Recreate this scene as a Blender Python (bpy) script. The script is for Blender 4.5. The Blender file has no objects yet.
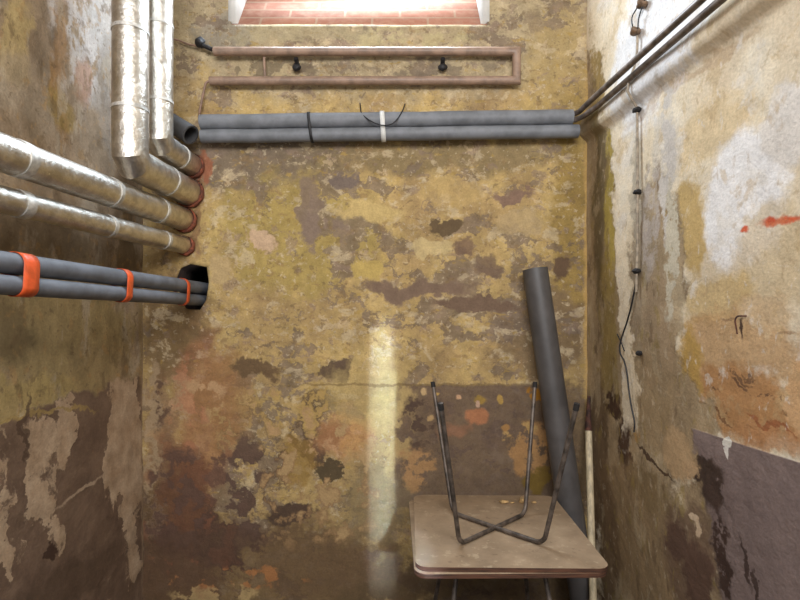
import bpy, bmesh, math, random
from mathutils import Vector, Matrix, noise
random.seed(7)
C = bpy.context.scene.collection
# ------------------------------------------------------------------ camera
F = 520.0; CX = 400.0; CY = 318.0; H = 1.275; YB = 2.30
cam_d = bpy.data.cameras.new('camera'); cam = bpy.data.objects.new('camera', cam_d); C.objects.link(cam)
cam.location = (0, 0, H); cam.rotation_euler = (math.pi/2, 0, 0)
cam_d.sensor_fit = 'HORIZONTAL'; cam_d.sensor_width = 36; cam_d.lens = 36*F/800
cam_d.shift_y = (CY-300)/800; cam_d.clip_start = 0.02
bpy.context.scene.camera = cam
def P(px, py, d=YB): return Vector(((px-CX)*d/F, d, H+(CY-py)*d/F))
# walls in plan: the room narrows towards the back
LX, RX = (143-CX)*YB/F, (587-CX)*YB/F
LD = Vector((-90, -F, 0)).normalized(); RD = Vector((60, -F, 0)).normalized()
def Lw(px, py):                                    # pixel -> (u, z) on the left wall
    a = (px-CX)/F; s = 90/F
    y = (LX - s*YB)/(a - s); X = a*y
    return (Vector((X-LX, y-YB, 0)).length, H+(CY-py)*y/F)
def Rw(px, py):
    a = (px-CX)/F; s = -60/F
    y = (RX - s*YB)/(a - s); X = a*y
    return (Vector((X-RX, y-YB, 0)).length, H+(CY-py)*y/F)
def Bw(px, py): p = P(px, py); return (p.x, p.z)
def Rpt(px, py, off=0.0):                          # point off the right wall's face
    u, z = Rw(px, py); p = Vector((RX, YB, 0)) + RD*u; n = Vector((-RD.y, RD.x, 0))*-1
    n = Vector((-0.9934, -0.1146, 0))
    p = p + n*off; p.z = z; return p

# ------------------------------------------------------------------ helpers
def lin(c):
    return tuple(((v/255)/12.92 if v/255 <= .04045 else ((v/255+.055)/1.055)**2.4) for v in c) + (1,)
def thing(name, label, cat, loc, group=None):
    o = bpy.data.objects.new(name, None); C.objects.link(o); o.location = loc; o.empty_display_size = .05
    o['label'] = label; o['category'] = cat
    if group: o['group'] = group
    return o
def root_loc(p):
    while p.parent: p = p.parent
    return p.location
def obj(name, bm, mat, parent=None, origin=None, smooth=40):
    bmesh.ops.recalc_face_normals(bm, faces=bm.faces)
    org = Vector(root_loc(parent)) if parent else Vector(origin or (0, 0, 0))
    bmesh.ops.translate(bm, verts=bm.verts, vec=-org)
    me = bpy.data.meshes.new(name); bm.to_mesh(me); bm.free()
    for p in me.polygons: p.use_smooth = True
    me.materials.append(mat)
    if smooth is not None: me.set_sharp_from_angle(angle=math.radians(smooth))
    o = bpy.data.objects.new(name, me); C.objects.link(o)
    if parent: o.parent = parent
    else: o.location = org
    return o
def tag(o, label, cat, group=None):
    o['label'] = label; o['category'] = cat
    if group: o['group'] = group
    return o
def structure(o): o['kind'] = 'structure'; return o
def box(bm, lo, hi):
    v = [bm.verts.new((x, y, z)) for x in (lo[0], hi[0]) for y in (lo[1], hi[1]) for z in (lo[2], hi[2])]
    for f in ((0,1,3,2),(4,6,7,5),(0,4,5,1),(2,3,7,6),(0,2,6,4),(1,5,7,3)): bm.faces.new([v[i] for i in f])
def densify(pts, step):
    out = [Vector(pts[0])]
    for a, b in zip(pts, pts[1:]):
        a, b = Vector(a), Vector(b); n = max(1, int((b-a).length/step))
        out += [a.lerp(b, i/n) for i in range(1, n+1)]
    return out
def rounded(pts, r, n=6):
    pts = [Vector(p) for p in pts]; out = [pts[0]]
    for a, b, c in zip(pts, pts[1:], pts[2:]):
        d = min(r, (a-b).length*.45, (c-b).length*.45)
        p, q = b+(a-b).normalized()*d, b+(c-b).normalized()*d
        for i in range(n+1):
            t = i/n; out.append(p*(1-t)**2 + b*2*t*(1-t) + q*t*t)
    out.append(pts[-1]); return out
def tube(bm, pts, r, segs=24, inner=None, bump=0.0, bscale=30, cap=True, radii=None):
    """sweep with mitred joints; inner>0 makes it hollow"""
    pts = [Vector(p) for p in pts]; n = len(pts)
    T = [(pts[i+1]-pts[i]).normalized() for i in range(n-1)]
    up = Vector((0,0,1)) if abs(T[0].z) < .9 else Vector((0,1,0))
    a = T[0].cross(up).normalized(); frames = []
    for i in range(n-1):
        a = (a - T[i]*a.dot(T[i])).normalized(); frames.append((a.copy(), T[i].cross(a)))
    def ring(i, rr, nb):
        seg = min(i, n-2); A, B = frames[seg]; t = T[seg]
        if 0 < i < n-1:
            m = (T[i-1]+T[i]).normalized()
        else: m = t
        vs = []
        for k in range(segs):
            th = 2*math.pi*k/segs; d = A*math.cos(th)+B*math.sin(th)
            q = rr
            if nb:
                pp = (pts[i]+d*r)*bscale
                q = rr + nb*(noise.noise(pp) + .5*noise.noise(pp*2.3+Vector((5,5,5))))
            o = d*q
            o = o - t*(o.dot(m)/t.dot(m))
            vs.append(bm.verts.new(pts[i]+o))
        return vs
    rings = [ring(i, radii[i] if radii else r, bump) for i in range(n)]
    for x, y in zip(rings, rings[1:]):
        for k in range(segs): bm.faces.new((x[k], x[(k+1)%segs], y[(k+1)%segs], y[k]))
    if inner:
        ir = [ring(i, inner, 0) for i in range(n)]
        for x, y in zip(ir, ir[1:]):
            for k in range(segs): bm.faces.new((y[k], y[(k+1)%segs], x[(k+1)%segs], x[k]))
        for o_, i_ in ((rings[0], ir[0]), (rings[-1], ir[-1])):
            for k in range(segs): bm.faces.new((o_[k], o_[(k+1)%segs], i_[(k+1)%segs], i_[k]))
    elif cap:
        bm.faces.new(rings[0][::-1]); bm.faces.new(rings[-1])
def NB(): return bmesh.new()
def lump(bm, c, r, sq=(1,1,1), amp=.35, sub=2, seed=0):
    g = bmesh.ops.create_icosphere(bm, subdivisions=sub, radius=1.0)
    for v in g['verts']:
        d = v.co.normalized(); k = r*(1+amp*noise.noise(d*1.6+Vector((seed*3.1, seed, 0))))
        v.co = Vector(c)+Vector((d.x*k*sq[0], d.y*k*sq[1], d.z*k*sq[2]))

# ------------------------------------------------------------------ materials
class Nt:
    def __init__(s, name):
        s.m = bpy.data.materials.new(name); s.m.use_nodes = True; s.t = s.m.node_tree; s.t.nodes.clear()
        s.out = s.n('ShaderNodeOutputMaterial'); s.b = s.n('ShaderNodeBsdfPrincipled')
        s.l(s.b.outputs[0], s.out.inputs[0])
    def n(s, k, **kw):
        x = s.t.nodes.new(k)
        for a, v in kw.items(): setattr(x, a, v)
        return x
    def l(s, a, b): s.t.links.new(a, b)
    def put(s, sock, v):
        if hasattr(v, 'is_output'): s.l(v, sock)
        else: sock.default_value = v
    def coord(s): return s.n('ShaderNodeTexCoord').outputs['Object']
    def mapping(s, v, loc=(0,0,0), rot=(0,0,0), sc=(1,1,1), typ='POINT'):
        m = s.n('ShaderNodeMapping', vector_type=typ); s.l(v, m.inputs[0])
        m.inputs['Location'].default_value = loc; m.inputs['Rotation'].default_value = rot; m.inputs['Scale'].default_value = sc
        return m.outputs[0]
    def noise(s, v, scale, detail=6, rough=.6, dist=0, col=False):
        x = s.n('ShaderNodeTexNoise'); s.l(v, x.inputs['Vector'])
        x.inputs['Scale'].default_value = scale; x.inputs['Detail'].default_value = detail
        x.inputs['Roughness'].default_value = rough; x.inputs['Distortion'].default_value = dist
        return x.outputs['Color' if col else 'Fac']
    def math(s, op, a, b=0.0, c=None, clamp=False):
        x = s.n('ShaderNodeMath', operation=op, use_clamp=clamp); s.put(x.inputs[0], a); s.put(x.inputs[1], b)
        if c is not None: s.put(x.inputs[2], c)
        return x.outputs[0]
    def vmath(s, op, a, b=None, scale=None):
        x = s.n('ShaderNodeVectorMath', operation=op); s.put(x.inputs[0], a)
        if b is not None: s.put(x.inputs[1], b)
        if scale is not None: x.inputs['Scale'].default_value = scale
        return x.outputs['Value'] if op in ('LENGTH','DOT_PRODUCT') else x.outputs[0]
    def step(s, v, lo, hi, a=0.0, b=1.0):
        x = s.n('ShaderNodeMapRange', interpolation_type='SMOOTHSTEP'); s.l(v, x.inputs[0])
        for i, q in zip((1,2,3,4), (lo, hi, a, b)): s.put(x.inputs[i], q)
        return x.outputs[0]
    def mix(s, f, a, b, mode='MIX'):
        x = s.n('ShaderNodeMix', data_type='RGBA', blend_type=mode); s.put(x.inputs[0], f); s.put(x.inputs[6], a); s.put(x.inputs[7], b)
        return x.outputs[2]
    def ramp(s, v, stops):
        x = s.n('ShaderNodeValToRGB'); s.l(v, x.inputs[0]); e = x.color_ramp.elements
        while len(e) < len(stops): e.new(.5)
        for q, (p, c) in zip(e, stops): q.position = p; q.color = lin(c)
        return x.outputs[0]
    def bump(s, h, strength, dist, prev=None):
        x = s.n('ShaderNodeBump'); s.l(h, x.inputs['Height']); x.inputs['Strength'].default_value = strength; x.inputs['Distance'].default_value = dist
        if prev: s.l(prev, x.inputs['Normal'])
        return x.outputs[0]
def simple(name, col, rough=.6, metal=0.0, var=.15, scale=25, bump=.15, bd=.002, col2=None, stretch=(1,1,1)):
    t = Nt(name); v = t.mapping(t.coord(), sc=stretch); n = t.noise(v, scale, 5)
    dark = col2 or tuple(c*(1-var*1.6) for c in col)
    t.l(t.mix(t.step(n, .3, .7), lin(dark), lin(col)), t.b.inputs['Base Color'])
    t.b.inputs['Metallic'].default_value = metal
    t.l(t.step(n, .2, .8, rough-.08, rough+.08), t.b.inputs['Roughness'])
    if bump: t.l(t.bump(n, bump, bd), t.b.inputs['Normal'])
    return t.m

class Wall(Nt):
    """layered flaking plaster: u = local x, z = local z"""
    def __init__(s, name, conv, warp=((5,.20),(22,.07),(70,.02)), seed=0.0):
        super().__init__(name); s.conv = conv
        s.p = s.mapping(s.coord(), sc=(1,0,1), loc=(0,seed,0))
        w = s.p
        for sc, amp in warp:
            c = s.vmath('SUBTRACT', s.noise(s.p, sc, 4, .6, col=True), (.5,.5,.5))
            w = s.vmath('ADD', w, s.vmath('SCALE', c, scale=amp))
        s.w = s.mapping(w, sc=(1,0,1))
        c = s.vmath('SUBTRACT', s.noise(s.p, 14, 5, .65, col=True), (.5,.5,.5))
        s.wf = s.mapping(s.vmath('ADD', s.p, s.vmath('SCALE', c, scale=.05)), sc=(1,0,1))
        s.height = None
    def mottle(s, col, lst):
        for (sc, st, thr, ed, c, op, off) in lst:
            s.p2 = s.chain(s.p, col)
            n = s.noise(s.mapping(s.p2, loc=(off*1.37, 0, off), sc=(1, 1, st)), sc, 7, .62, .3)
            col = s.mix(s.step(n, thr-ed, thr+ed, 0, op), col, lin(c))
        return col
    def vary(s, col, sc, lo, hi, off=11.0, st=1.0):
        n = s.step(s.noise(s.mapping(s.chain(s.p, col), loc=(off, 0, off), sc=(1, 1, st)), sc, 9, .68), .3, .7, lo, hi)
        x = s.n('ShaderNodeCombineColor')
        for i in range(3): s.l(n, x.inputs[i])
        return s.mix(1.0, col, x.outputs[0], 'MULTIPLY')
    def mask(s, px, py, rx, ry, soft=.3, rot=0, fine=False, rect=False, mt=None):
        u, z = s.conv(px, py)
        u1, _ = s.conv(px+rx, py); u0, _ = s.conv(px-rx, py); _, z1 = s.conv(px, py-ry); _, z0 = s.conv(px, py+ry)
        ru, rz = max(abs(u1-u0)/2, .004), max(abs(z1-z0)/2, .004)
        m = s.mapping(s.wf if fine else s.w, loc=(u, 0, z), rot=(0, math.radians(rot), 0), sc=(ru, 1, rz), typ='TEXTURE')
        if rect:
            x = s.n('ShaderNodeSeparateXYZ'); s.l(s.vmath('ABSOLUTE', m), x.inputs[0]); ln = s.math('MAXIMUM', x.outputs[0], x.outputs[2])
        else: ln = s.vmath('LENGTH', m)
        if mt is None: mt = .35 if fine else (1.3 if soft > .25 else .8)
        if mt: ln = s.math('MULTIPLY_ADD', s.math('SUBTRACT', s.brk, .5), -mt, ln)
        soft = soft*.55 if soft > .25 and mt > .5 else soft
        return s.step(ln, 1+soft, 1-soft)
    def chain(s, v, col):
        x = s.n('ShaderNodeVectorMath', operation='MULTIPLY_ADD'); s.l(col, x.inputs[0]); x.inputs[1].default_value = (1e-7,)*3; s.l(v, x.inputs[2])
        return x.outputs[0]
    def blobs(s, col, lst):
        for i, b in enumerate(lst):
            if i % 10 == 0:                        # evaluate in batches
                s.w = s.chain(s.w, col); s.wf = s.chain(s.wf, col)
            (px, py, rx, ry, c), kw = b[:5], (b[5] if len(b) > 5 else {})
            op = kw.get('op', 1.0)
            m = s.mask(px, py, rx, ry, kw.get('soft', .3), kw.get('rot', 0), kw.get('fine', False), kw.get('rect', False), kw.get('mt'))
            if kw.get('brk'): m = s.math('MULTIPLY', m, s.step(s.brk, kw['brk'], kw['brk']+.06))
            if op != 1.0: m = s.math('MULTIPLY', m, op)
            col = s.mix(m, col, lin(c))
        return col
    def bias(s, lst):
        acc = None
        for (px, py, rx, ry, a) in lst:
            m = s.math('MULTIPLY', s.mask(px, py, rx, ry, .6), a)
            acc = m if acc is None else s.math('ADD', acc, m)
        return acc
    def finish(s, col, masks, rough=.85):
        g = s.noise(s.p, 120, 4, .6); col = s.mix(s.step(g, .3, .75, 0, .22), col, lin((70,55,42)))
        s.l(col, s.b.inputs['Base Color']); s.b.inputs['Roughness'].default_value = rough
        s.b.inputs['Specular IOR Level'].default_value = .25
        n = s.bump(s.noise(s.p, 9, 8, .65), .5, .02)
        for m, d in masks: n = s.bump(m, .28, d, n)
        n = s.bump(g, .25, .004, n)
        s.l(n, s.b.inputs['Normal']); return s.m

OCH=(176,150,86); MAUVE=(120,101,86); PALE=(193,168,134); DK=(84,66,54); RED=(158,92,62); YEL=(190,160,82)
def mat_back():
    s = Wall('flaking_ochre_plaster', Bw)
    s.brk = s.noise(s.mapping(s.p, loc=(7,0,3)), 11, 6, .58)
    base = s.ramp(s.noise(s.p, 4.2, 8, .62), [(.28,(154,128,90)),(.45,(182,154,104)),(.56,(196,168,110)),(.72,(202,178,136))])
    # broad zones
    base = s.blobs(base, [
        (370,20,330,75,(174,160,132),dict(soft=.5,op=.75)),  # upper zone, paled and greyed to carry the window's glare
        (250,160,95,32,(128,112,92),dict(soft=.35)),
        (440,155,130,20,(136,118,86),dict(soft=.5,op=.8)),
        (300,235,85,60,(172,150,86),dict(soft=.4,op=.8)),
        (225,35,28,22,(150,142,128),dict(op=.7)),
        (560,70,32,70,(174,148,92),dict(soft=.5,op=.6)),
        (572,230,20,130,(150,124,62),dict(soft=.5,op=.7)),
        (175,330,35,60,(112,88,62),dict(soft=.5,op=.8)),
        (540,330,50,45,(128,106,82),dict(soft=.4,op=.8)),
    ])
    b = s.bias([(420,260,120,50,.055),(340,210,25,70,.09),(470,320,110,22,.10),(530,250,30,35,.08),(270,440,45,90,.08),(330,420,35,30,.12),
                (345,180,30,12,.1),(250,260,70,50,-.10),(370,330,60,30,-.05),(200,520,60,80,.10),(380,30,300,40,.03),(370,440,40,80,-.06)])
    n1 = s.noise(s.mapping(s.w, sc=(1,1,1.55)), 5.5, 9, .62)
    v = s.math('ADD', n1, b)
    peel = s.step(v, .565, .60)
    n2 = s.noise(s.mapping(s.w, loc=(3.3,0,1.7), sc=(1,1,1.3)), 6.5, 9, .6)
    pale = s.step(n2, .60, .64)
    col = s.mix(s.math('MULTIPLY', pale, .8), base, lin((196,172,134)))
    mv = s.ramp(s.noise(s.p, 11, 6, .6), [(.35,(112,95,80)),(.6,(142,124,106))])
    col = s.mix(s.math('MULTIPLY', peel, .78), col, mv)
    n3 = s.noise(s.mapping(s.p, loc=(1.3,0,5.7)), 13, 7, .6)
    col = s.mix(s.step(n3, .63, .68, 0, .6), col, lin((150,122,74)))
    col = s.mottle(col, [(8,1.4,.585,.03,(206,186,150),.65,3.0),(13,1.5,.60,.03,(150,122,84),.6,7.0),(11,1.3,.60,.025,(148,126,110),.55,12.0),
                         (26,1.2,.60,.03,(122,100,72),.55,1.5),(38,1.0,.61,.03,(208,190,158),.55,5.0),(17,1.8,.62,.02,(176,146,78),.6,9.0)])
    col = s.vary(col, 7, .80, 1.10)
    # lower wall: dark and reddish, with vignette and table shade painted in
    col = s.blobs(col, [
        (475,446,80,61,(100,82,72),dict(soft=.03,rect=True,mt=.12,fine=True,op=.85)),
        (570,450,34,66,(98,80,64),dict(soft=.3,op=.8)),(402,420,14,40,(178,152,104),dict(soft=.2,brk=.46)),
        (250,575,150,60,(98,75,56),dict(soft=.4,op=.75)),(500,580,110,34,(78,62,50),dict(soft=.4,op=.85)),  # painted vignette towards the floor, then painted shade under the tables
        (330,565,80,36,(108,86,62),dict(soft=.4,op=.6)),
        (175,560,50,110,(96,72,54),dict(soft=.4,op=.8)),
        (205,420,30,80,(158,106,76),dict(soft=.7,op=.65)),
        (160,430,18,55,(140,108,82),dict(soft=.5,op=.7)),
        (185,500,25,55,(112,74,54),dict(soft=.5,op=.7)),
        (225,400,30,50,(150,112,72),dict(soft=.6,op=.6)),
        (250,465,36,60,DK,dict(soft=.1,brk=.49)),
        (318,430,26,42,(94,76,62),dict(soft=.1,brk=.44)),
        (335,368,18,10,(100,82,66),dict(soft=.12,rot=-35)),
        (255,370,24,9,(112,90,64),dict(soft=.2)),
        (330,468,12,12,(92,78,56),dict(soft=.1)),
        (300,460,18,26,(150,118,60),dict(soft=.3,op=.7)),
        (290,515,26,12,(88,70,56),dict(soft=.15)),
        (225,540,40,34,(88,66,54),dict(soft=.2,brk=.46)),
        (345,435,28,20,(196,140,92),dict(soft=.6,op=.6)),
        (365,395,42,36,(190,166,110),dict(soft=.5,op=.6)),
        (372,500,36,36,(128,112,84),dict(soft=.5,op=.7)),
        (420,420,16,24,(90,72,60),dict(soft=.2,brk=.47)),
        (476,416,12,9,(182,122,84),dict(soft=.35,fine=True,op=.85,mt=.9)),
        (418,468,16,20,(180,140,94),dict(soft=.2,op=.85,brk=.45)),
        (454,428,16,8,(158,112,84),dict(soft=.6,op=.6)),
        (530,448,18,24,(178,136,88),dict(soft=.2,op=.9,brk=.44)),(520,432,16,8,(184,150,96),dict(soft=.2,brk=.46)),
        (534,392,8,9,(172,118,40),dict(soft=.4)),
        (424,392,3,3.5,(196,166,120),dict(fine=True)),(436,394,3,2,(184,150,90),dict(fine=True)),(458,398,2.5,2.5,(200,160,124),dict(fine=True)),
        (480,400,5,4,(160,130,66),dict(fine=True)),(478,403,2,3,(200,165,140),dict(fine=True)),(431,418,3,3,(188,156,110),dict(fine=True)),
        (500,400,3,4,(180,146,80),dict(fine=True)),(506,428,4,3,(170,128,78),dict(fine=True)),
        (540,478,12,12,(122,98,44),dict(soft=.4)),
        (235,578,70,10,(170,118,74),dict(soft=.2,brk=.5)),
        (215,590,40,8,(176,150,104),dict(soft=.2,brk=.5)),
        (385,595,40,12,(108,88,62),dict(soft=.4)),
        (152,430,9,70,(170,146,114),dict(soft=.3,brk=.42)),(158,500,8,40,(150,126,98),dict(soft=.3,brk=.47)),(180,400,14,24,(178,146,110),dict(soft=.2,brk=.45)),(215,460,26,22,(176,146,112),dict(soft=.2,brk=.5)),
        (250,425,40,30,(176,146,96),dict(soft=.2,brk=.5)),
        (300,405,45,24,(182,152,92),dict(soft=.2,brk=.48)),
        (260,450,110,60,(182,148,106),dict(soft=.2,brk=.54,op=.85)),(300,500,80,40,(158,126,88),dict(soft=.2,brk=.51,op=.8)),(195,500,50,80,(132,88,64),dict(soft=.2,brk=.52,op=.7)),(330,480,60,50,(186,156,110),dict(soft=.2,brk=.56,op=.8)),(190,400,20,40,(186,128,94),dict(soft=.2,brk=.5,op=.6)),
        (178,500,26,52,(98,75,64),dict(soft=.12,brk=.475,op=.9)),(214,478,16,30,(108,80,66),dict(soft=.12,brk=.45,op=.85)),(246,490,17,58,(96,76,66),dict(soft=.12,brk=.47,op=.9)),(160,400,8,22,(112,88,70),dict(soft=.15,brk=.46)),(210,545,50,18,(92,70,56),dict(soft=.2,op=.7)),
        (205,385,18,10,(186,150,110),dict(soft=.2,brk=.45)),
        (345,180,17,7,(118,104,96),dict(soft=.15,op=.85)),
        (310,212,10,34,(132,113,98),dict(soft=.15,op=.85)),(322,235,22,16,(136,117,102),dict(soft=.2,op=.8,brk=.45)),
        (262,236,16,9,(200,170,138),dict(soft=.15,rot=20)),
        (218,272,9,14,(190,164,118),dict(soft=.2)),
        (445,225,14,8,(104,86,62),dict(soft=.15)),
        (515,198,22,5,(136,110,92),dict(soft=.2)),
        (463,250,14,8,(122,98,80),dict(soft=.2,op=.85)),
        (486,265,15,12,(118,97,80),dict(soft=.2,op=.85)),
        (563,268,11,13,(106,84,64),dict(soft=.2)),
        (480,305,45,7,(120,98,80),dict(soft=.2)),
        (420,290,55,8,(128,106,88),dict(soft=.25)),
        (372,270,18,11,(192,166,98),dict(soft=.15)),
        (430,250,22,12,(202,180,130),dict(soft=.3,op=.8)),
        (370,212,36,10,(200,174,116),dict(soft=.25)),
        (520,225,24,14,(182,158,116),dict(soft=.3,op=.8)),
        (455,195,30,9,(186,158,104),dict(soft=.4,op=.7)),
        (300,30,60,14,(164,152,120),dict(soft=.3,op=.6)),
        (420,35,60,9,(184,170,128),dict(soft=.3,op=.7,brk=.47)),
        (280,66,50,12,(112,98,78),dict(soft=.4,op=.7,brk=.46)),
        (430,66,60,9,(120,106,90),dict(soft=.4,op=.7,brk=.46)),
        (550,20,40,14,(140,122,98),dict(soft=.4,op=.7,brk=.48)),
        (400,385,130,1.3,(120,98,62),dict(soft=.5,fine=True,op=.6)),
        (201,168,5,18,(160,92,62),dict(soft=.4,op=.7)),(196,225,6,36,(120,82,60),dict(soft=.5,op=.6)),
    ])
    # thin pale line next to the right corner
    col = s.blobs(col, [(586.5,250,2.2,170,(196,160,96),dict(soft=.6,fine=True,op=.75))])
    col = s.vary(col, 22, .84, 1.08, 3.0)
    return s.finish(col, [(s.math('SUBTRACT', 1.0, peel), .012), (pale, .004)])
def mat_left():
    s = Wall('damp_stained_plaster_on_the_left', Lw, seed=4.0)
    s.brk = s.noise(s.mapping(s.p, loc=(7,0,3), sc=(1,1,.5)), 14, 8, .62)
    streak = s.mapping(s.w, sc=(1,1,.32))
    base = s.ramp(s.noise(streak, 7, 8, .62), [(.3,(120,103,80)),(.5,(150,130,106)),(.66,(170,150,122))])
    base = s.blobs(base, [
        (88,30,36,70,(190,182,174),dict(soft=.45,brk=.43)),(104,10,14,50,(196,190,182),dict(soft=.4,op=.8)),
        (15,40,16,38,(184,162,112),dict(soft=.5,op=.85)),
        (30,95,34,40,(156,140,118),dict(soft=.5,op=.7)),
        (60,60,9,70,(150,112,62),dict(soft=.6,op=.8,brk=.4)),
        (85,80,10,26,(156,112,80),dict(soft=.6,op=.7)),
        (62,110,16,18,(152,128,72),dict(soft=.5,op=.7)),
        (110,90,12,60,(150,140,128),dict(soft=.5,op=.6)),
        (40,240,60,30,(122,104,78),dict(soft=.5,op=.7)),
        (130,250,30,40,(112,94,68),dict(soft=.5,op=.8)),
        (70,330,80,70,(158,138,94),dict(soft=.3,op=.85)),
        (30,400,70,26,(172,150,98),dict(soft=.3,op=.8)),
        (105,370,36,34,(146,126,90),dict(soft=.4,op=.7)),
        (10,330,20,34,(92,78,56),dict(soft=.5,op=.6)),
    ])
    base = s.mottle(base, [(9,.35,.58,.04,(176,162,140),.6,2.0),(14,.5,.60,.04,(112,92,66),.6,5.0),(24,.7,.60,.04,(166,132,86),.5,8.0),(40,.8,.62,.03,(104,84,62),.5,1.0)])
    base = s.vary(base, 8, .78, 1.12, 4.0, .5)
    # dado: dark brown with pale runs of old distemper
    z_edge = s.conv(0, 424)[1], s.conv(140, 372)[1]
    dado = s.blobs(base, [])
    sep = s.n('ShaderNodeSeparateXYZ'); s.l(s.w, sep.inputs[0])
    u1 = s.conv(0, 400)[0]
    line = s.math('MULTIPLY_ADD', sep.outputs[0], (z_edge[0]-z_edge[1])/u1, z_edge[1])
    dm = s.step(s.math('SUBTRACT', line, sep.outputs[2]), -.012, .012)
    brown = s.ramp(s.noise(s.p, 8, 7, .6), [(.3,(100,80,66)),(.6,(122,100,82))])
    v = s.math('ADD', s.noise(s.mapping(s.w, loc=(2.2,0,9.1), sc=(1,1,.55)), 6, 8, .6),
               s.bias([(122,440,24,70,.22),(135,470,12,110,.18),(42,470,18,60,.13),(66,430,8,40,.12),(4,500,8,90,.1),(45,560,30,50,.05),(90,520,20,60,-.10),(90,440,12,50,-.16),(22,450,6,60,-.14)]))
    runs = s.step(v, .578, .613)
    lo = s.mix(s.math('MULTIPLY', runs, .9), brown, s.ramp(s.noise(s.p, 13, 6, .6), [(.35,(166,140,112)),(.65,(194,170,142))]))
    col = s.mix(dm, base, lo)
    col = s.blobs(col, [
        (40,416,55,3,(158,134,84),dict(soft=.5,rot=-8,op=.8)),
        (82,490,26,2,(170,148,124),dict(soft=.4,fine=True,rot=14)),
        (50,552,6,8,(70,52,42),dict(soft=.3)),(28,430,3,40,(80,62,50),dict(soft=.4,op=.8)),
        (60,590,90,20,(88,70,56),dict(soft=.6,op=.7)),
        (141,330,3,50,(150,128,88),dict(soft=.6,fine=True,op=.7)),
        (142,470,3,120,(160,136,108),dict(soft=.6,fine=True,op=.7)),
    ])
    col = s.vary(col, 20, .82, 1.1, 3.0, .6)
    return s.finish(col, [(runs, .01), (dm, .01)], rough=.7)
def mat_right():
    s = Wall('patched_plaster_on_the_right', Rw, seed=9.0, warp=((5,.14),(22,.06),(70,.02)))
    s.brk = s.noise(s.mapping(s.p, loc=(7,0,3)), 14, 8, .62)
    base = s.ramp(s.noise(s.mapping(s.w, sc=(1,1,.7)), 4.5, 8, .6), [(.3,(206,184,152)),(.5,(222,204,174)),(.7,(230,218,196))])
    base = s.blobs(base, [
        (665,20,50,70,(236,234,234),dict(soft=.4)),  # white wall top, brightened further to carry the window's light
        (640,60,30,66,(232,228,224),dict(soft=.4,op=.9)),
        (700,135,50,30,(216,192,152),dict(soft=.4)),
        (665,150,16,40,(206,196,180),dict(soft=.4,op=.7)),
        (742,200,40,66,(234,228,222),dict(soft=.18)),
        (790,120,30,40,(222,212,200),dict(soft=.2)),
        (770,260,40,60,(204,180,140),dict(soft=.4,op=.7)),
        (690,225,16,46,(186,154,92),dict(soft=.4,op=.9)),
        (715,300,36,26,(196,166,112),dict(soft=.4,op=.8)),
        (735,350,60,40,(190,150,102),dict(soft=.4,op=.85)),
        (740,405,70,36,(178,132,86),dict(soft=.35)),
        (690,380,14,50,(184,148,82),dict(soft=.4)),
        (796,400,10,50,(206,164,118),dict(soft=.4)),
        (765,318,30,14,(204,176,138),dict(soft=.4,op=.8)),
        (770,440,40,14,(186,134,90),dict(soft=.5,op=.7)),
        (680,85,60,5,(160,124,82),dict(soft=.7,op=.45,rot=0)),  # dirt line, also painting in the shade under the plastered ridge
    ])
    base = s.mottle(base, [(7,.8,.59,.04,(224,214,200),.6,2.0),(12,.7,.60,.04,(190,162,118),.5,5.0),(24,.6,.61,.04,(170,142,104),.4,8.0),(36,.5,.63,.03,(222,212,198),.5,1.0)])
    # bare, flaked strip beside the back corner
    raw = s.ramp(s.noise(s.mapping(s.w, sc=(1,1,.3)), 9, 8, .62), [(.3,(138,116,88)),(.5,(162,139,106)),(.68,(182,162,130))])
    raw = s.blobs(raw, [
        (600,190,6,120,(96,82,52),dict(soft=.6,op=.8)),
        (612,190,7,90,(168,146,68),dict(soft=.4,op=.9)),
        (608,330,8,80,(146,122,60),dict(soft=.5,op=.7)),
        (640,250,14,90,(150,134,112),dict(soft=.5,op=.7)),
        (655,330,18,60,(158,134,104),dict(soft=.4,op=.8)),
        (652,420,22,30,(150,126,92),dict(soft=.4,op=.7)),
        (650,200,9,80,(176,162,148),dict(soft=.4,brk=.42)),
        (650,390,24,40,(150,126,92),dict(soft=.5,op=.6)),
        (598,440,10,60,(104,82,58),dict(soft=.4,op=.8)),
        (612,405,6,14,(76,54,38),dict(soft=.3)),(623,440,6,30,(84,62,46),dict(soft=.25)),
        (630,470,5,20,(86,62,44),dict(soft=.3)),(635,430,4,12,(164,128,78),dict(soft=.3)),
        (640,540,40,70,(146,121,88),dict(soft=.5,op=.9)),
        (605,540,14,70,(116,92,66),dict(soft=.5,op=.9)),
        (648,490,20,20,(136,113,78),dict(soft=.4,op=.8)),
        (600,30,10,90,(150,124,72),dict(soft=.5,op=.9)),(606,50,5,30,(120,100,74),dict(soft=.5,brk=.45)),
        (690,560,30,60,(112,88,70),dict(soft=.4,op=.8)),
    ])
    raw = s.mottle(raw, [(10,.35,.59,.03,(172,152,120),.6,2.0),(14,.4,.60,.03,(110,88,64),.6,5.0),(24,.4,.60,.03,(150,128,70),.5,8.0),(36,.5,.61,.03,(186,168,140),.5,1.0)])
    raw = s.vary(raw, 9, .8, 1.12, 4.0, .4)
    s.w = s.chain(s.w, raw)
    rawm = s.math('MAXIMUM', s.math('MAXIMUM', s.mask(590,300,76,250,.06), s.mask(610,450,62,260,.06)),
           s.math('MAXIMUM', s.mask(655,290,27,120,.08), s.mask(670,420,40,52,.08)))
    rawm = s.math('MAXIMUM', rawm, s.mask(640,560,56,130,.1))
    rawm = s.math('MAXIMUM', rawm, s.mask(702,550,32,78,.1))
    rawm = s.math('MULTIPLY', rawm, s.math('SUBTRACT', 1.0, s.mask(648,40,30,80,.25)))
    col = s.mix(rawm, base, raw)
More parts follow.
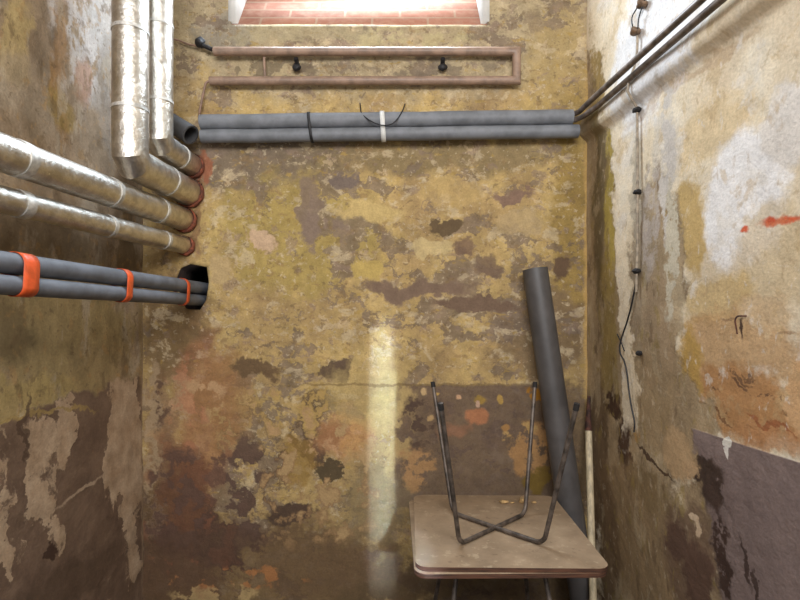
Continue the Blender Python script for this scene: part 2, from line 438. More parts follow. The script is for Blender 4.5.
    col = s.blobs(col, [(668,165,7,80,(200,190,178),dict(soft=.3,brk=.42)),(672,250,5,70,(196,184,160),dict(soft=.3,brk=.42)),
                        (637,190,5,60,(172,160,140),dict(soft=.4,op=.7))])
    # grey-mauve oil paint dado
    e0, e1 = Rw(700, 431), Rw(800, 463)
    sep = s.n('ShaderNodeSeparateXYZ'); s.l(s.p, sep.inputs[0])
    k = (e1[1]-e0[1])/(e1[0]-e0[0])
    line = s.math('MULTIPLY_ADD', sep.outputs[0], k, e0[1]-k*e0[0])
    dz = s.step(s.math('SUBTRACT', line, sep.outputs[2]), -.003, .003)
    sepw = s.n('ShaderNodeSeparateXYZ'); s.l(s.w, sepw.inputs[0])
    # flaked inner edge of the dado: follows a slanted line
    ua, za = Rw(694, 436); ub, zb = Rw(712, 520); uc, zc = Rw(722, 600)
    kk = (uc-ua)/(zc-za)
    e = s.math('MULTIPLY_ADD', sepw.outputs[2], kk, ua-kk*za)
    du = s.step(s.math('SUBTRACT', sepw.outputs[0], e), -.012, .012)
    dado = s.math('MULTIPLY', dz, du)
    dcol = s.ramp(s.noise(s.p, 7, 7, .6), [(.3,(118,101,96)),(.6,(132,113,106))])
    col = s.mix(dado, col, dcol)
    col = s.blobs(col, [
        (712,486,14,22,(72,55,46),dict(soft=.25,brk=.4)),(700,470,10,12,(70,54,44),dict(soft=.3)),
        (722,560,8,50,(66,48,40),dict(soft=.4,brk=.4,rot=-12)),(700,585,14,40,(96,72,58),dict(soft=.3)),
        (745,560,3,26,(72,56,50),dict(soft=.4,rot=-14)),(757,588,2.5,26,(74,58,52),dict(soft=.4,rot=-16)),
        (678,540,12,20,(96,72,58),dict(soft=.3)),
        (678,452,16,24,(176,146,108),dict(soft=.2)),(690,468,6,10,(182,150,112),dict(soft=.2)),
        (655,462,18,2,(82,62,44),dict(soft=.4,rot=15)),
        (694,518,5,4,(206,180,150),dict(soft=.15,fine=True)),(698,529,2.2,9,(204,178,146),dict(soft=.2,fine=True)),
        (727,443,4.5,5,(226,218,204),dict(soft=.1,fine=True)),(727,452,2.5,6,(222,212,200),dict(soft=.1,fine=True)),
        # rust-red smear
        (788,219,16,3.2,(206,92,54),dict(soft=.6,fine=True,rot=6)),(770,222,7,5,(200,86,52),dict(soft=.4,fine=True)),(746,229,4,3,(206,98,64),dict(soft=.4,fine=True)),(778,220,20,4,(212,128,86),dict(soft=.8,op=.6)),
        # scratches and soot
        (742,328,1.6,10,(78,58,44),dict(soft=.4,fine=True)),(730,318,9,1.0,(130,102,76),dict(soft=.5,fine=True,op=.6)),
        (738,380,16,1.8,(104,76,56),dict(soft=.6,brk=.49,rot=8,op=.8)),(748,390,20,2.2,(100,72,54),dict(soft=.6,brk=.5,rot=10,op=.8)),(768,397,20,1.4,(110,80,58),dict(soft=.6,brk=.49,rot=14,op=.8)),(752,378,6,1.5,(96,70,52),dict(soft=.6,op=.7)),
        (716,396,7,2.5,(106,76,54),dict(soft=.5,rot=25,brk=.46,op=.8)),(786,406,3,10,(98,70,50),dict(soft=.5,brk=.45)),
        (722,418,9,2,(120,80,50),dict(soft=.5,rot=20,op=.8)),(768,425,22,2.5,(150,84,50),dict(soft=.5,rot=12,op=.7)),
        (788,335,10,1.2,(150,120,88),dict(soft=.5,fine=True,op=.7)),
    ])
    col = s.vary(col, 18, .88, 1.06, 3.0, .7)
    return s.finish(col, [(s.math('SUBTRACT', 1.0, rawm), .008), (dado, .006)])
def mat_foil():
    t = Nt('crinkled_aluminium_foil'); v = t.coord(); v2 = t.mapping(v, sc=(1,1,1))
    n = t.noise(v2, 26, 6, .65); n2 = t.noise(v2, 90, 4, .6)
    t.l(t.mix(t.step(n, .35, .65), lin((190,185,176)), lin((220,216,208))), t.b.inputs['Base Color'])
    t.b.inputs['Metallic'].default_value = 1; t.l(t.step(n2, .3, .7, .3, .44), t.b.inputs['Roughness'])
    t.l(t.bump(n2, .2, .003, t.bump(n, .4, .012)), t.b.inputs['Normal']); return t.m
def mat_brick():
    t = Nt('old_red_brick_sill'); b = t.n('ShaderNodeTexBrick'); v = t.mapping(t.coord(), rot=(math.pi/2,0,0)); t.l(t.coord(), b.inputs['Vector'])
    b.inputs['Color1'].default_value = lin((176,120,98)); b.inputs['Color2'].default_value = lin((160,110,92)); b.inputs['Mortar'].default_value = lin((176,150,128))
    b.inputs['Scale'].default_value = 1; b.inputs['Brick Width'].default_value = .25; b.inputs['Row Height'].default_value = .075; b.inputs['Mortar Size'].default_value = .006; b.inputs['Mortar Smooth'].default_value = .3
    n = t.noise(t.coord(), 20, 6)
    t.l(t.mix(t.step(n, .35, .75, 0, .5), b.outputs['Color'], lin((196,160,138))), t.b.inputs['Base Color'])
    t.b.inputs['Roughness'].default_value = .9
    t.l(t.bump(b.outputs['Fac'], -.6, .006, t.bump(n, .4, .006)), t.b.inputs['Normal']); return t.m
def mat_tabletop():
    t = Nt('dusty_fibreboard'); v = t.coord()
    n = t.noise(v, 7, 7, .62); n2 = t.noise(t.mapping(v, loc=(3,1,0)), 24, 6, .65)
    c = t.ramp(n, [(.3,(128,108,84)),(.55,(150,128,102)),(.72,(168,146,119))])
    c = t.mix(t.step(n2, .58, .66, 0, .6), c, lin((178,158,130))); c = t.mix(t.step(n2, .40, .33, 0, .4), c, lin((92,72,54)))
    t.l(c, t.b.inputs['Base Color']); t.b.inputs['Roughness'].default_value = .75
    t.l(t.bump(n2, .2, .002), t.b.inputs['Normal']); return t.m
M = dict(
    foil=mat_foil(), brick=mat_brick(), top=mat_tabletop(),
    edge=simple('brown_board_edge', (100,64,44), .7, var=.3, scale=30, stretch=(.4,.4,6)),
    seam=simple('silver_joint_tape', (222,220,214), .5, .55, scale=40),
    foam=simple('grey_pipe_foam', (104,108,116), .62, scale=18, var=.12, bump=.1),
    foam_d=simple('dark_grey_pipe_foam', (74,74,76), .65, scale=18, var=.12, bump=.1),
    foam_l=simple('pale_grey_pipe_foam', (124,127,132), .58, scale=14, var=.12, bump=.1),
    plastic=simple('dusty_grey_drain_plastic', (84,80,78), .5, scale=9, var=.12, bump=.05),
    dark=simple('dark_inside', (22,20,20), .9, bump=0),
    orange=simple('orange_adhesive_tape', (226,92,42), .45, var=.12, bump=.1),
    seal=simple('rust_red_sealant', (150,82,56), .9, var=.3, scale=40, bump=.5, bd=.006),
    steel=simple('dull_steel_tube', (128,114,104), .42, .3, var=.25, scale=30),
    legs=simple('worn_grey_painted_tube', (112,100,90), .45, .3, var=.3, scale=30),
    cap=simple('black_rubber_foot', (34,30,28), .8),
    brown=simple('brown_painted_pipe', (160,132,112), .5, scale=20, var=.14),
    black=simple('black_cable', (28,26,28), .6),
    tie=simple('white_plastic_tie', (220,220,216), .5, var=.05),
    cer=simple('brown_ceramic', (128,100,74), .5, var=.25, scale=60),
    cond=simple('painted_wall_conduit', (166,150,128), .6, var=.2, scale=40),
    copper=simple('reddish_copper_cable', (150,120,100), .5),
    wood=simple('pale_worn_broomstick', (214,196,160), .6, var=.15, scale=12, stretch=(8,8,.6)),
    rust=simple('rusted_iron', (96,60,46), .85, var=.4, scale=50, bump=.4),
    white=simple('white_limewash_reveal', (226,224,218), .8, var=.06, scale=9),
    frame=simple('white_window_paint', (232,232,228), .5, var=.04),
    chunk=simple('pale_plaster_crumb', (206,170,116), .9, var=.25, scale=60, bump=.4),
    hole_shade=simple('broken_brick_with_painted_shade', (52,38,32), .95, var=.3, scale=30, bump=.5, bd=.01),  # bare brick in the hole, darkened so the recess looks shaded
    conc=simple('dirty_concrete', (88,76,62), .9, var=.3, scale=8, bump=.4, bd=.01),
    ceil=simple('grey_limewashed_ceiling', (170,160,144), .9, var=.15, scale=4, bump=.3, bd=.01),
)
# ------------------------------------------------------------------ room shell
def wall_grid(name, mat, loc, xdir, u0, u1, z0, z1, du, hole, disp, thick, back):
    """front face at local y=0, back at local y=thick*back"""
    bm = NB(); nu, nz = int((u1-u0)/du), int((z1-z0)/du); V = {}
    def vert(i, j):
        if (i, j) not in V:
            u, z = u0+(u1-u0)*i/nu, z0+(z1-z0)*j/nz
            V[(i, j)] = (bm.verts.new((u, -back*disp(u, z), z)), bm.verts.new((u, back*thick, z)))
        return V[(i, j)]
    E = {}
    for i in range(nu):
        for j in range(nz):
            uc, zc = u0+(u1-u0)*(i+.5)/nu, z0+(z1-z0)*(j+.5)/nz
            if hole(uc, zc): continue
            q = [(i,j),(i+1,j),(i+1,j+1),(i,j+1)]
            bm.faces.new([vert(*k)[0] for k in q]); bm.faces.new([vert(*k)[1] for k in q][::-1])
            for a, b in zip(q, q[1:]+q[:1]):
                k = tuple(sorted((a, b))); E.setdefault(k, []).append((a, b))
    for k, l in E.items():
        if len(l) == 1:
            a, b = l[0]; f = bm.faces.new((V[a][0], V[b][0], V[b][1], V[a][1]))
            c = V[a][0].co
            if c.x < -.8 and 1.0 < c.z < 2.2: f.material_index = 1      # broken-out masonry, the hole's shade painted into its colour
    return bm
def fb(u, z, s, amp, o): return amp*(noise.fractal(Vector((u*s, z*s, o)), 1.0, 2.0, 4))
ZT = 3.25
SZ = H+(CY-24)*YB/F                               # front edge of the sill
WX0, WX1 = (229.5-CX)*YB/F, (488.5-CX)*YB/F
def inpoly(x, y, poly):
    r = False
    for (x0, y0), (x1, y1) in zip(poly, poly[1:]+poly[:1]):
        if (y0 > y) != (y1 > y) and x < (x1-x0)*(y-y0)/(y1-y0)+x0: r = not r
    return r
HOLE = [Bw(*p) for p in ((181,296),(176,281),(181,268),(191,264),(207,267),(209,282),(206,300),(200,310),(186,309))]
PORTS = []                                        # duct entries (x, z, r)
DUCT = dict(a=(P(184,219.5), .050), b=(P(185,245.5), .0375), v1=(P(189,192.5), .060), v2=(P(192,166), .047))
for k, (p, r) in DUCT.items(): PORTS.append((p.x, p.z, r+.004))
def hole_b(u, z):
    if WX0 < u < WX1 and SZ < z < 3.08: return True
    if inpoly(u, z, HOLE): return True
    return any((u-x)**2+(z-zz)**2 < r*r for x, zz, r in PORTS)
def flat(u): return 1.0
bm = wall_grid('wall_back', None, None, None, -1.5, 1.35, -.05, ZT, .0125, hole_b, lambda u, z: fb(u, z, 3.2, .006, 0), .30, 1)
bm.verts.ensure_lookup_table()
for v in [v for e in bm.edges for v in e.verts if any(f.material_index == 1 for f in e.link_faces)]:
    best = None                                    # pull the ragged grid edge onto the broken outline
    for (ax_, az_), (bx_, bz_) in zip(HOLE, HOLE[1:]+HOLE[:1]):
        dx, dz = bx_-ax_, bz_-az_; t = max(0, min(1, ((v.co.x-ax_)*dx+(v.co.z-az_)*dz)/(dx*dx+dz*dz)))
        q = (ax_+dx*t, az_+dz*t); d = math.hypot(v.co.x-q[0], v.co.z-q[1])
        if best is None or d < best[0]: best = (d, q)
    if best[0] < .014: v.co.x, v.co.z = best[1]
w = [bm.verts.new(v) for v in ((-1.3,.32,1.1),(-.6,.32,1.1),(-.6,.32,2.1),(-1.3,.32,2.1))]; bm.faces.new(w).material_index = 1  # dark sheet added behind the hole to keep stray light out
for v in list(bm.verts): pass
wb = obj('wall_back', bm, mat_back(), smooth=None); wb.data.materials.append(M['hole_shade']); wb.location = (0, YB, 0); structure(wb)
bm = wall_grid('wall_left', None, None, None, -.02, 3.4, -.05, ZT, .02, lambda u, z: False, lambda u, z: fb(u, z, 2.5, .008, 3), .25, -1)
wl = obj('wall_left', bm, mat_left(), smooth=None); wl.location = (LX, YB, 0); wl.rotation_euler = (0, 0, math.atan2(LD.y, LD.x)); structure(wl)
def disp_r(u, z):
    d = fb(u, z, 2.5, .008, 8)
    c = 2.105; t = z-c                             # plastered-over pipe ridge
    if t < 0: d += .036*math.exp(-(t/.042)**4) if t > -.2 else 0
    else: d += .036*math.exp(-(t/.075)**2)
    return d
bm = wall_grid('wall_right', None, None, None, -.02, 3.4, -.05, ZT, .0125, lambda u, z: False, disp_r, .25, 1)
wr = obj('wall_right', bm, mat_right(), smooth=None); wr.location = (RX, YB, 0); wr.rotation_euler = (0, 0, math.atan2(RD.y, RD.x)); structure(wr)
bm = NB(); box(bm, (-2.2,-1.4,-.15), (1.8,2.7,0)); structure(obj('floor', bm, M['conc']))
bm = NB(); box(bm, (-2.2,-1.4,ZT), (1.8,2.9,ZT+.15)); structure(obj('ceiling', bm, M['ceil']))
# window recess: sloping brick sill, white reveals, frame
bm = NB()
sl = math.atan2(.34, .24); L = .42
box(bm, (WX0-.02, 0, -.10), (WX1+.02, L, 0))
o = obj('trim_1', bm, M['brick'], smooth=None); o.location = (0, YB+.008, SZ-.004); o.rotation_euler = (sl, 0, 0); structure(o)
win = bpy.data.objects.new('window_1', None); C.objects.link(win); win.location = ((WX0+WX1)/2, YB+.26, SZ+.34); structure(win)
bm = NB()
for x, s in ((WX0, -1), (WX1, 1)):
    for xx in [x]:
        box(bm, (min(x+s*.004, x-s*.032), YB-.004, SZ+.012), (max(x+s*.004, x-s*.032), YB+.30, 3.08))
obj('reveal', bm, M['white'], win, smooth=None)
bm = NB(); zb, zt = SZ+.335, 3.08
x0, x1 = WX0, WX1
for lo, hi in (((x0,zb),(x1,zb+.04)),((x0,zt-.04),(x1,zt)),((x0,zb),(x0+.04,zt)),((x1-.04,zb),(x1,zt)),(((x0+x1)/2-.02,zb),((x0+x1)/2+.02,zt))):
    box(bm, (lo[0], YB+.25, lo[1]), (hi[0], YB+.29, hi[1]))
obj('window_frame', bm, M['frame'], win, smooth=None)

# ------------------------------------------------------------------ foil ducts
def along(a, b, t): return Vector(a).lerp(Vector(b), t)
def foil_duct(label, pts, r, bands, end, seed, collar=True):
    root = thing('foil_duct', label, 'duct', pts[-1])
    bm = NB(); tube(bm, densify(pts, .02), r, 40, bump=.0010, bscale=20); obj('foil_wrap', bm, M['foil'], root, smooth=18)
    for (c, d, w, *m) in bands:                    # centre, direction, width
        c, d = Vector(c), Vector(d).normalized()
        bm = NB(); tube(bm, densify([c-d*w/2, c+d*w/2], .006), r+.0022, 40, inner=r-.003, bump=.001, bscale=40)
        obj('joint_tape', bm, M['seam'], root, smooth=60)
    if collar:
        bm = NB(); e = Vector(end); n = 28
        g = []
        for k in range(n):
            th = 2*math.pi*k/n; ring = []
            for q in range(8):
                ph = 2*math.pi*q/8
                nn = 1+.7*noise.noise(Vector((math.cos(th)*2.2, math.sin(th)*2.2, seed)))+.3*noise.noise(Vector((k*.9, q*.8, seed)))
                side = .15+1.0*max(0, math.cos(th+.7))
                rr = (r+.004)+(.007*side*nn)*math.cos(ph); yy = -.010+.012*nn*math.sin(ph)*(.5+.5*side)
                ring.append(bm.verts.new((e.x+rr*math.cos(th), YB+yy, e.z+rr*math.sin(th))))
            g.append(ring)
        for k in range(n):
            a, b = g[k], g[(k+1)%n]
            for q in range(8): bm.faces.new((a[q], a[(q+1)%8], b[(q+1)%8], b[q]))
        obj('sealant_ring', bm, M['seal'], root, smooth=80)
    return root
def hduct(label, end, r, px0, py0, seamx, seed):
    d0 = (end.z-H)*F/(CY-py0); a = Vector(((px0-CX)*d0/F, d0, end.z))
    dr = (end-a).normalized(); far = a - dr*((a.y+.9)/dr.y); inn = end + dr*.12
    bands = []
    for sx in seamx:                               # parameter where the axis crosses that column
        k = (sx-CX)/F; y = (a.x - dr.x/dr.y*a.y)/(k - dr.x/dr.y)
        bands.append((a+dr*((y-a.y)/dr.y), dr, .03 if sx < 100 else .016))
    bands.append((a-dr*.75, dr, .03))
    return foil_duct(label, [far, inn], r, bands, end, seed)
hduct('thicker silver foil duct running along the left wall, just above the thinner one', DUCT['a'][0], .050, 0, 152, (19,110,158), 1)
hduct('thinner silver foil duct on the left wall, directly above the grey taped pipes', DUCT['b'][0], .0375, 0, 199, (21,108,163), 2)
def vduct(label, end, r, px, d, seams, seed):
    e = Vector(((px-CX)*d/F, d, end.z)); dr = (end-e).normalized()
    top = Vector((e.x, e.y, ZT)); bands = []; q = r*.42
    for py in seams: bands.append((Vector((e.x, e.y, H+(CY-py)*d/F)), (0,0,1), .012))
    L = (end-e).length
    bands.append((e+dr*L*.55, dr, .012)); bands.append((Vector((e.x, e.y, ZT-.2)), (0,0,1), .012))
    return foil_duct(label, [top, e+Vector((0,0,q)), e+dr*q, end+dr*.1], r, bands, end, seed)
vduct('wider foil duct dropping from the ceiling and elbowing into the back wall', DUCT['v1'][0], .060, 130.5, 1.85, (32,110), 3)
vduct('narrower foil duct dropping in the left corner behind the wider vertical one', DUCT['v2'][0], .049, 159.5, 2.0, (26,102), 4)

# ------------------------------------------------------------------ taped grey pipes on the left
pair = thing('insulated_pipe_pair', 'two dark grey foam-covered pipes with orange tape on the left wall', 'pipe', P(200,294))
ends = []
for (ex, ey, py0, r) in ((197,287.5,262,.0275), (197,300,284.5,.0245)):
    end = P(ex, ey); d0 = (end.z-H)*F/(CY-py0); a = Vector(((0-CX)*d0/F, d0, end.z)); dr = (end-a).normalized()
    ends.append((end, dr, r)); bm = NB()
    tube(bm, densify([a-dr*((a.y+.9)/dr.y), end+dr*.2], .05), r, 32, bump=.0008, bscale=8); obj('foam_sleeve', bm, M['foam'], pair)
(e1, d1, r1), (e2, d2, r2) = ends
for sx, wd in ((21,.052), (122,.034), (182,.025), (-700,.03)):
    cs = []
    for e, d in ((e1,d1),(e2,d2)):
        k = (sx-CX)/F; y = (e.x - d.x/d.y*e.y)/(k - d.x/d.y); cs.append(e+d*((y-e.y)/d.y))
    # stadium-shaped loop round both sleeves
    c1, c2 = cs; bm = NB(); rings = []
    ax = d1; lat = ax.cross(Vector((0,0,1))).normalized()
    for s_ in (-.5, -.17, .17, .5):
        for g_ in (.0018,):
            ring = []
            for k in range(36):
                th = 2*math.pi*k/36
                c, r = (c1, r1) if math.sin(th) >= 0 else (c2, r2)
                ring.append(bm.verts.new(c+lat*math.cos(th)*(r+g_)+Vector((0,0,1))*math.sin(th)*(r+g_)+ax*wd*s_))
            rings.append(ring)
    for a, b in zip(rings, rings[1:]):
        for k in range(36): bm.faces.new((a[k], a[(k+1)%36], b[(k+1)%36], b[k]))
    o = obj('orange_tape', bm, M['orange'], pair)
    sd = o.modifiers.new('thickness', 'SOLIDIFY'); sd.thickness = .0012; sd.offset = 1

# ------------------------------------------------------------------ open grey pipe stub in the corner
a, b = P(160,116,2.24), P(191,135,2.19)
root = tag(obj('pipe_stub', (lambda bm: (tube(bm, densify([a, b], .02), .041, 32, inner=.034), bm)[1])(NB()), M['foam_d'], origin=a),
           'short open-ended dark grey pipe poking out behind the vertical ducts', 'pipe')

# ------------------------------------------------------------------ grey insulated heating pipes across the back wall
YD = 2.245
hp = thing('insulated_heating_pipe', 'pair of grey foam-insulated pipes strapped across the back wall under the brown loop', 'pipe', P(380,128,YD))
u0, u1_, l0, l1 = P(201,122.5,YD), P(572,117.5,YD), P(201.5,136.5,YD), P(578,131.5,YD)
def sag(p, q, r):
    pts = densify([p, q], .04)
    for i, v in enumerate(pts): v.z += .004*math.sin(i*.37)*noise.noise(Vector((i*.21, r*50, 0)))
    return pts
bm = NB(); tube(bm, sag(u0, u1_, .033), .0325, 32, inner=.02); obj('foam_sleeve', bm, M['foam_l'], hp)
bm = NB(); tube(bm, sag(l0, l1, .028), .0285, 32, inner=.012); obj('foam_sleeve', bm, M['foam_l'], hp)
for dz, q in ((.013, (701,0)), (-.014, (721,0))):
    p0 = u1_+Vector((-.25,0,dz)); z = u1_.z+dz+ .012
    d = (z-H)*F/CY; f = Vector(((q[0]-CX)*d/F, d, z))
    corner = Vector((f.x - (2.16-f.y)*.092 , 2.16 - (0 if dz > 0 else .02), z))
    dr = (f-corner).normalized(); far = f + dr*1.6
    p1 = u1_+Vector((.02, 0, dz))
    bm = NB(); tube(bm, rounded([p0, p1, corner, far], .12, 8), .0115, 20); obj('steel_pipe', bm, M['steel'], hp)
# strap, tie and wire
def loop_around(px, w, lean=0, g=.003):
    t = (px-201)/371; cu, cl = u0.lerp(u1_, t), l0.lerp(l1, t); bm = NB(); rings = []
    for s_ in (-.5, .5):
        ring = []
        for k in range(32):
            th = 2*math.pi*k/32; c, r = (cu,.0325) if math.sin(th) >= 0 else (cl,.0285)
            z = c.z+math.sin(th)*(r+g)
            ring.append(bm.verts.new((cu.x+w*s_+lean*(cu.z-z), c.y-math.cos(th)*(r+g), z)))
        rings.append(ring)
    a, b = rings
    for k in range(32): bm.faces.new((a[k], a[(k+1)%32], b[(k+1)%32], b[k]))
    return bm
for nm, px, w, ln, mt in (('black_strap', 310, .012, .12, 'black'), ('white_tie', 382.5, .02, .06, 'tie')):
    o = obj(nm, loop_around(px, w, ln), M[mt], hp); sd = o.modifiers.new('thickness', 'SOLIDIFY'); sd.thickness = .002; sd.offset = 1
yw = YD-.041
wp = [P(360,103,2.29), P(361,113,2.225), P(366,118,2.208), P(374,123,2.2), P(384,126,2.198), P(393,124,2.2), P(399,117,2.207), P(403,110,2.225), P(405,104,2.29)]
bm = NB(); tube(bm, rounded(wp, .03, 4), .0026, 8); obj('hanging_wire', bm, M['black'], hp)
# ------------------------------------------------------------------ brown pipe loop
YL = 2.262
lp = thing('pipe_loop', 'brown painted square-cornered pipe loop on the back wall below the window', 'pipe', P(365,66,YL))
bm = NB(); tube(bm, densify([P(214,51.5,YL), P(516.5,51.5,YL), P(516.5,80.5,YL), P(210,81,YL)], .05), .0185, 24); obj('loop_pipe', bm, M['brown'], lp)
for px, py in ((296,56), (443,56)):
    bm = NB(); c = P(px, py, YL)
    tube(bm, [c+Vector((0,.0,-.010)), c+Vector((0,.036,-.03))], .010, 12); lump(bm, c+Vector((0,.014,-.042)), .02, (1,.6,.8), .4, 2, px)
    obj('pipe_bracket', bm, M['black'], lp)
bm = NB(); c0, c1 = P(264,56,2.275), P(265,77,2.275); tube(bm, [c0, c1], .006, 12); obj('spacer_rod', bm, M['brown'], lp)
# cable and gland left of the loop
cb = thing('cable', 'thin cable with a black gland left of the brown loop', 'cable', P(200,43,2.28))
bm = NB(); tube(bm, rounded([P(160,36,2.28), P(178,40,2.28), P(190,45,2.28), P(200,46,2.275), P(214,50,2.268)], .02, 4), .0045, 10); obj('wire', bm, M['copper'], cb)
bm = NB(); lump(bm, P(200,42.5,2.265), .021, (1.0,.9,1.1), .3, 3, 2); tube(bm, [P(202,45,2.265), P(212,49.5,2.265)], .009, 12); obj('gland', bm, M['black'], cb)
cp = obj('copper_pipe', (lambda bm: (tube(bm, rounded([P(212,81,2.275), P(206,82,2.27), P(203,95,2.27), P(199.5,112,2.275), P(199,120,2.29)], .02, 5), .0055, 12), bm)[1])(NB()), M['copper'], origin=P(206,82,2.275))
tag(cp, 'thin bent copper pipe dropping from the brown loop to the grey insulated pipes', 'pipe')

# ------------------------------------------------------------------ leaning drain pipe, broomstick, rod
base, tp = Vector((.768, 2.135, .013)), P(535,268,2.225)
ax = (tp-base).normalized(); base = base + ax*0
bm = NB(); tube(bm, densify([base, tp], .05), .053, 40, inner=.048)
o = tag(obj('drain_pipe', bm, M['plastic'], origin=base), 'thick grey plastic drain pipe leaning on the back wall behind the stacked tables', 'pipe')
zmin = min((v.co.z for v in o.data.vertices)); o.location.z -= (zmin+base.z)-.001
b0, b1, b2 = Vector((.748,2.0,.0)), P(588.5,430,2.245), P(589,396,2.262)
br = thing('broomstick', 'pale wooden broomstick leaning in the right corner behind the tables', 'broomstick', b0)
bm = NB(); dr = (b1-b0).normalized(); tube(bm, [b0+dr*.012, b1], .0145, 20); obj('stick', bm, M['wood'], br)
bm = NB(); tube(bm, [b1-dr*.004, b1+dr*.03, b2], .011, 14, radii=[.0155,.013,.006]); obj('rusty_tip', bm, M['rust'], br)
# ------------------------------------------------------------------ two stacked tables
TC = Vector((.345, 1.876, 0)); TW, TD, TH = .586, .640, .0135; LEG = .50; LY = 1.835-1.876; UL = .49
def board(mat_edge):
    bm = NB(); r = .04; n = 6; out = []
    for sx, sy, a0 in ((1,1,0),(-1,1,90),(-1,-1,180),(1,-1,270)):
        for k in range(n+1):
            a = math.radians(a0+90*k/n); out.append((sx*(TW/2-r)+r*math.cos(a), sy*(TD/2-r)+r*math.sin(a)))
    lay = [(0,.0),(.0015,.002),(TH-.002,.002),(TH,.0)]
    rings = [[bm.verts.new((x*(1-q*0), y, z)) for x, y in out] for z, q in lay]
    m = len(out)
    for a, b in zip(rings, rings[1:]):
        for k in range(m): bm.faces.new((a[k], a[(k+1)%m], b[(k+1)%m], b[k]))
    bm.faces.new(rings[0][::-1]); bm.faces.new(rings[-1]); return bm
def table(label, origin, flip, dx=0, dy=0, rz=0):
    """upright: feet on z=0, board on top.  flip: board at the bottom, feet up"""
    root = thing('side_table', label, 'table', origin)
    sgn = -1 if flip else 1
    def T(x, y, h):                                # h measured from the board's leg side outwards
        z = (TH+h) if flip else (LEG-h)
        x -= .010; c, s = math.cos(rz), math.sin(rz)
        return Vector(origin)+Vector((x*c-y*s, x*s+y*c, z))
    bm = board(None)
    for v in bm.verts:
        c, s = math.cos(rz), math.sin(rz)
        v.co = Vector(origin)+Vector((v.co.x*c-v.co.y*s, v.co.x*s+v.co.y*c, v.co.z+(0 if flip else LEG)))
    t = obj('tabletop', bm, M['top'], root, smooth=30)
    t.data.materials.append(M['edge'])
    for p in t.data.polygons:
        if abs(p.normal.z) < .7: p.material_index = 1
    R = .0078
    for s in (1, -1):
        hb = R + (0 if s == 1 else .002)
        c0 = T(-.137, -.135*s+LY, hb); c1 = T(.137, .135*s+LY, hb)
        f0 = T(-.207, -.262*s+LY, UL if flip else LEG); f1 = T(.205, .262*s+LY, UL if flip else LEG)
        if not flip:
            pass
        bm = NB(); tube(bm, rounded([f0, c0, c1, f1], .035, 8), R, 16); leg = obj('bent_leg', bm, M['legs'], root)
        for f, c in ((f0, c0), (f1, c1)):
            d = (c-f).normalized(); bm = NB(); tube(bm, [f-d*.0, f+d*.022], R+.0012, 14); obj('foot_cap', bm, M['cap'], leg)
    return root
table('upright wooden side table at the bottom of the stack, carrying the upturned one', (TC.x-.012, TC.y-.008, 0), False, rz=math.radians(.6))
table('upturned side table lying on the other one with its bent legs in the air', (TC.x, TC.y, LEG+TH), True, rz=math.radians(-1.0))
ZS = LEG+2*TH
for i, (px, py, r, sq, lab) in enumerate(((501,498.5,.012,(1.6,1,.6),'largest plaster crumb at the back edge of the upturned table'),
        (517,496,.011,(1,1,1.3),'taller plaster crumb standing right of the largest on the table'),
        (531,499,.007,(1.6,1,.7),'rightmost small plaster crumb at the back of the table'),
        (510,500,.006,(1.5,1,.6),'small plaster crumb between the two bigger crumbs on the table'))):
    d = (H-ZS)*F/(py-CY); c = Vector(((px-CX)*d/F, min(d, 2.10), ZS+r*sq[2]*.8)); bm = NB(); lump(bm, c, r, sq, .35, 2, i+3)
    tag(obj('plaster_crumb', bm, M['chunk'], origin=c), lab, 'plaster crumb', 'plaster crumbs on the upturned table')

# ------------------------------------------------------------------ wiring on the right wall
wi = thing('wall_conduit', 'old thin vertical conduit with clips and insulators on the right wall', 'conduit', Rpt(640,150,.01))
def onr(px, py, off):
    u, z = Rw(px, py); return Rpt(px, py, off+max(0, disp_r(u, z)))
pts = [onr(640.5, y, .012) for y in range(36, 300, 8)]
bm = NB(); tube(bm, pts, .0046, 12); obj('conduit_tube', bm, M['cond'], wi)
for py in (110, 192, 271):
    bm = NB(); c = onr(640.5, py, .012); lump(bm, c, .014, (1.1,1.1,.75), .35, 2, py); tube(bm, [c+Vector((-.005,-.016,0)), c+Vector((-.002,.024,.002))], .005, 8); obj('clip', bm, M['cap'], wi)
for px, py in ((646.5,5), (640,32)):
    bm = NB(); c = onr(px, py, .016); lump(bm, c, .019, (1,1,.7), .2, 3, py); lump(bm, c+Vector((-.012,-.008,.004)), .010, (1,1,1), .2, 2, py+1); obj('insulator', bm, M['cer'], wi)
for k in (-1, 1):
    bm = NB(); tube(bm, rounded([onr(640+k*2,32,.016), onr(641+k*4-1,18,.02), onr(646+k*2,5,.018), onr(652+k,-8,.018), onr(664+k*3,-40,.018)], .03, 4), .0025, 8); obj('wire', bm, M['black'], wi)
pp = [onr(*q, .008) for q in ((640,272),(638,288),(634,306),(629,322),(624,336),(621.5,346),(622,354),(626,360),(629,372),(631,392),(634,410),(637,422),(636,432))]
bm = NB(); tube(bm, rounded(pp, .02, 3), .0032, 8)
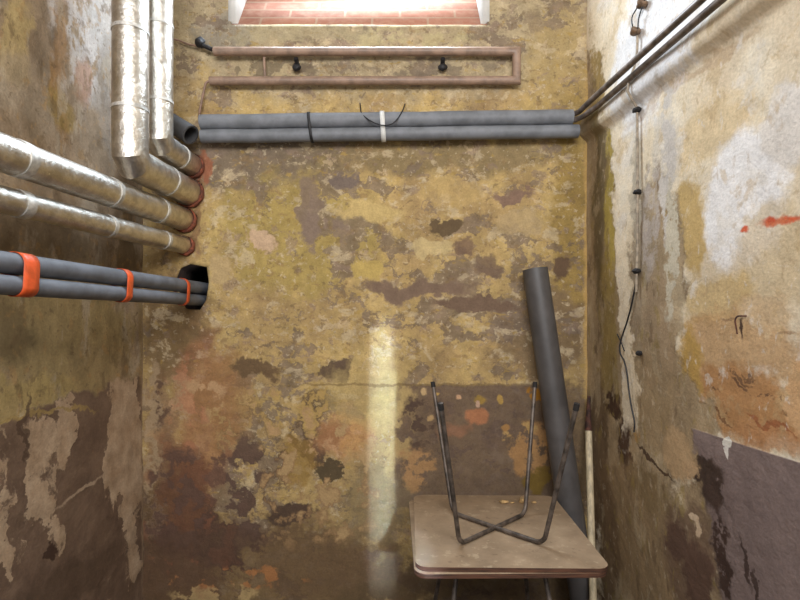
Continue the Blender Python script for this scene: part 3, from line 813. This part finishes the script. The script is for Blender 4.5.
bm2 = bm; tube(bm2, [onr(620,334,.012), onr(623,342,.008), onr(627,351,.01)], .0022, 6)
tag(obj('loose_wire', bm, M['black'], origin=pp[0]), 'loose black kinked wire hanging from the conduit on the right wall', 'wire')
bm = NB(); c = onr(640.5,353,.006); lump(bm, c, .012, (1,1,.8), .4, 2, 9); tag(obj('wall_plug', bm, M['cap'], origin=c), 'small dark wall plug below the conduit on the right wall', 'wall plug')
bm = NB(); tube(bm, rounded([onr(748,316,.003), onr(743,316,.016), onr(741.5,320,.018), onr(741,334,.010)], .008, 4), .0022, 8)
tag(obj('wall_hook', bm, M['rust'], origin=onr(742,320,.01)), 'small bent dark wire hook on the tan part of the right wall', 'hook')

# ------------------------------------------------------------------ light
def area(name, loc, to, sx, sy, power, col, spread=math.pi):
    l = bpy.data.lights.new(name, 'AREA'); l.shape = 'RECTANGLE'; l.size = sx; l.size_y = sy; l.energy = power; l.color = col; l.spread = spread
    o = bpy.data.objects.new(name, l); C.objects.link(o); o.location = loc
    o.rotation_euler = (Vector(to)-Vector(loc)).to_track_quat('-Z', 'Y').to_euler(); return o
WXC = (WX0+WX1)/2
area('window_daylight', (WXC, YB+.04, 3.0), (WXC+.15, .5, 1.7), .95, .2, 34, (.74,.86,1.0))
area('sky_on_the_sill', (WXC+.12, YB+.26, 3.06), (WXC+.12, YB+.10, 2.72),   .5, .08, 2.0, (.42,.84,1.0), math.radians(110))
area('rear_soft_light', (.1, -1.3, 2.75), (0, 2.3, 1.65), 2.2, 1.0, 88, (.98,.98,1.0))  # broad soft lamp high behind the camera, its source unseen
area('door_gap_daylight', (.69, -1.45, 1.95), (-.075, 2.3, .66), .030, 1.1, .55, (.50,.7,1.0), math.radians(2.2))
w = bpy.data.worlds.new('world'); bpy.context.scene.world = w; w.use_nodes = True
bg = w.node_tree.nodes['Background']; bg.inputs[0].default_value = (.95,.96,1,1); bg.inputs[1].default_value = .46
vs = bpy.context.scene.view_settings
vs.view_transform = 'Standard'; vs.look = 'None'; vs.gamma = 1; vs.exposure = .33; vs.use_curve_mapping = False
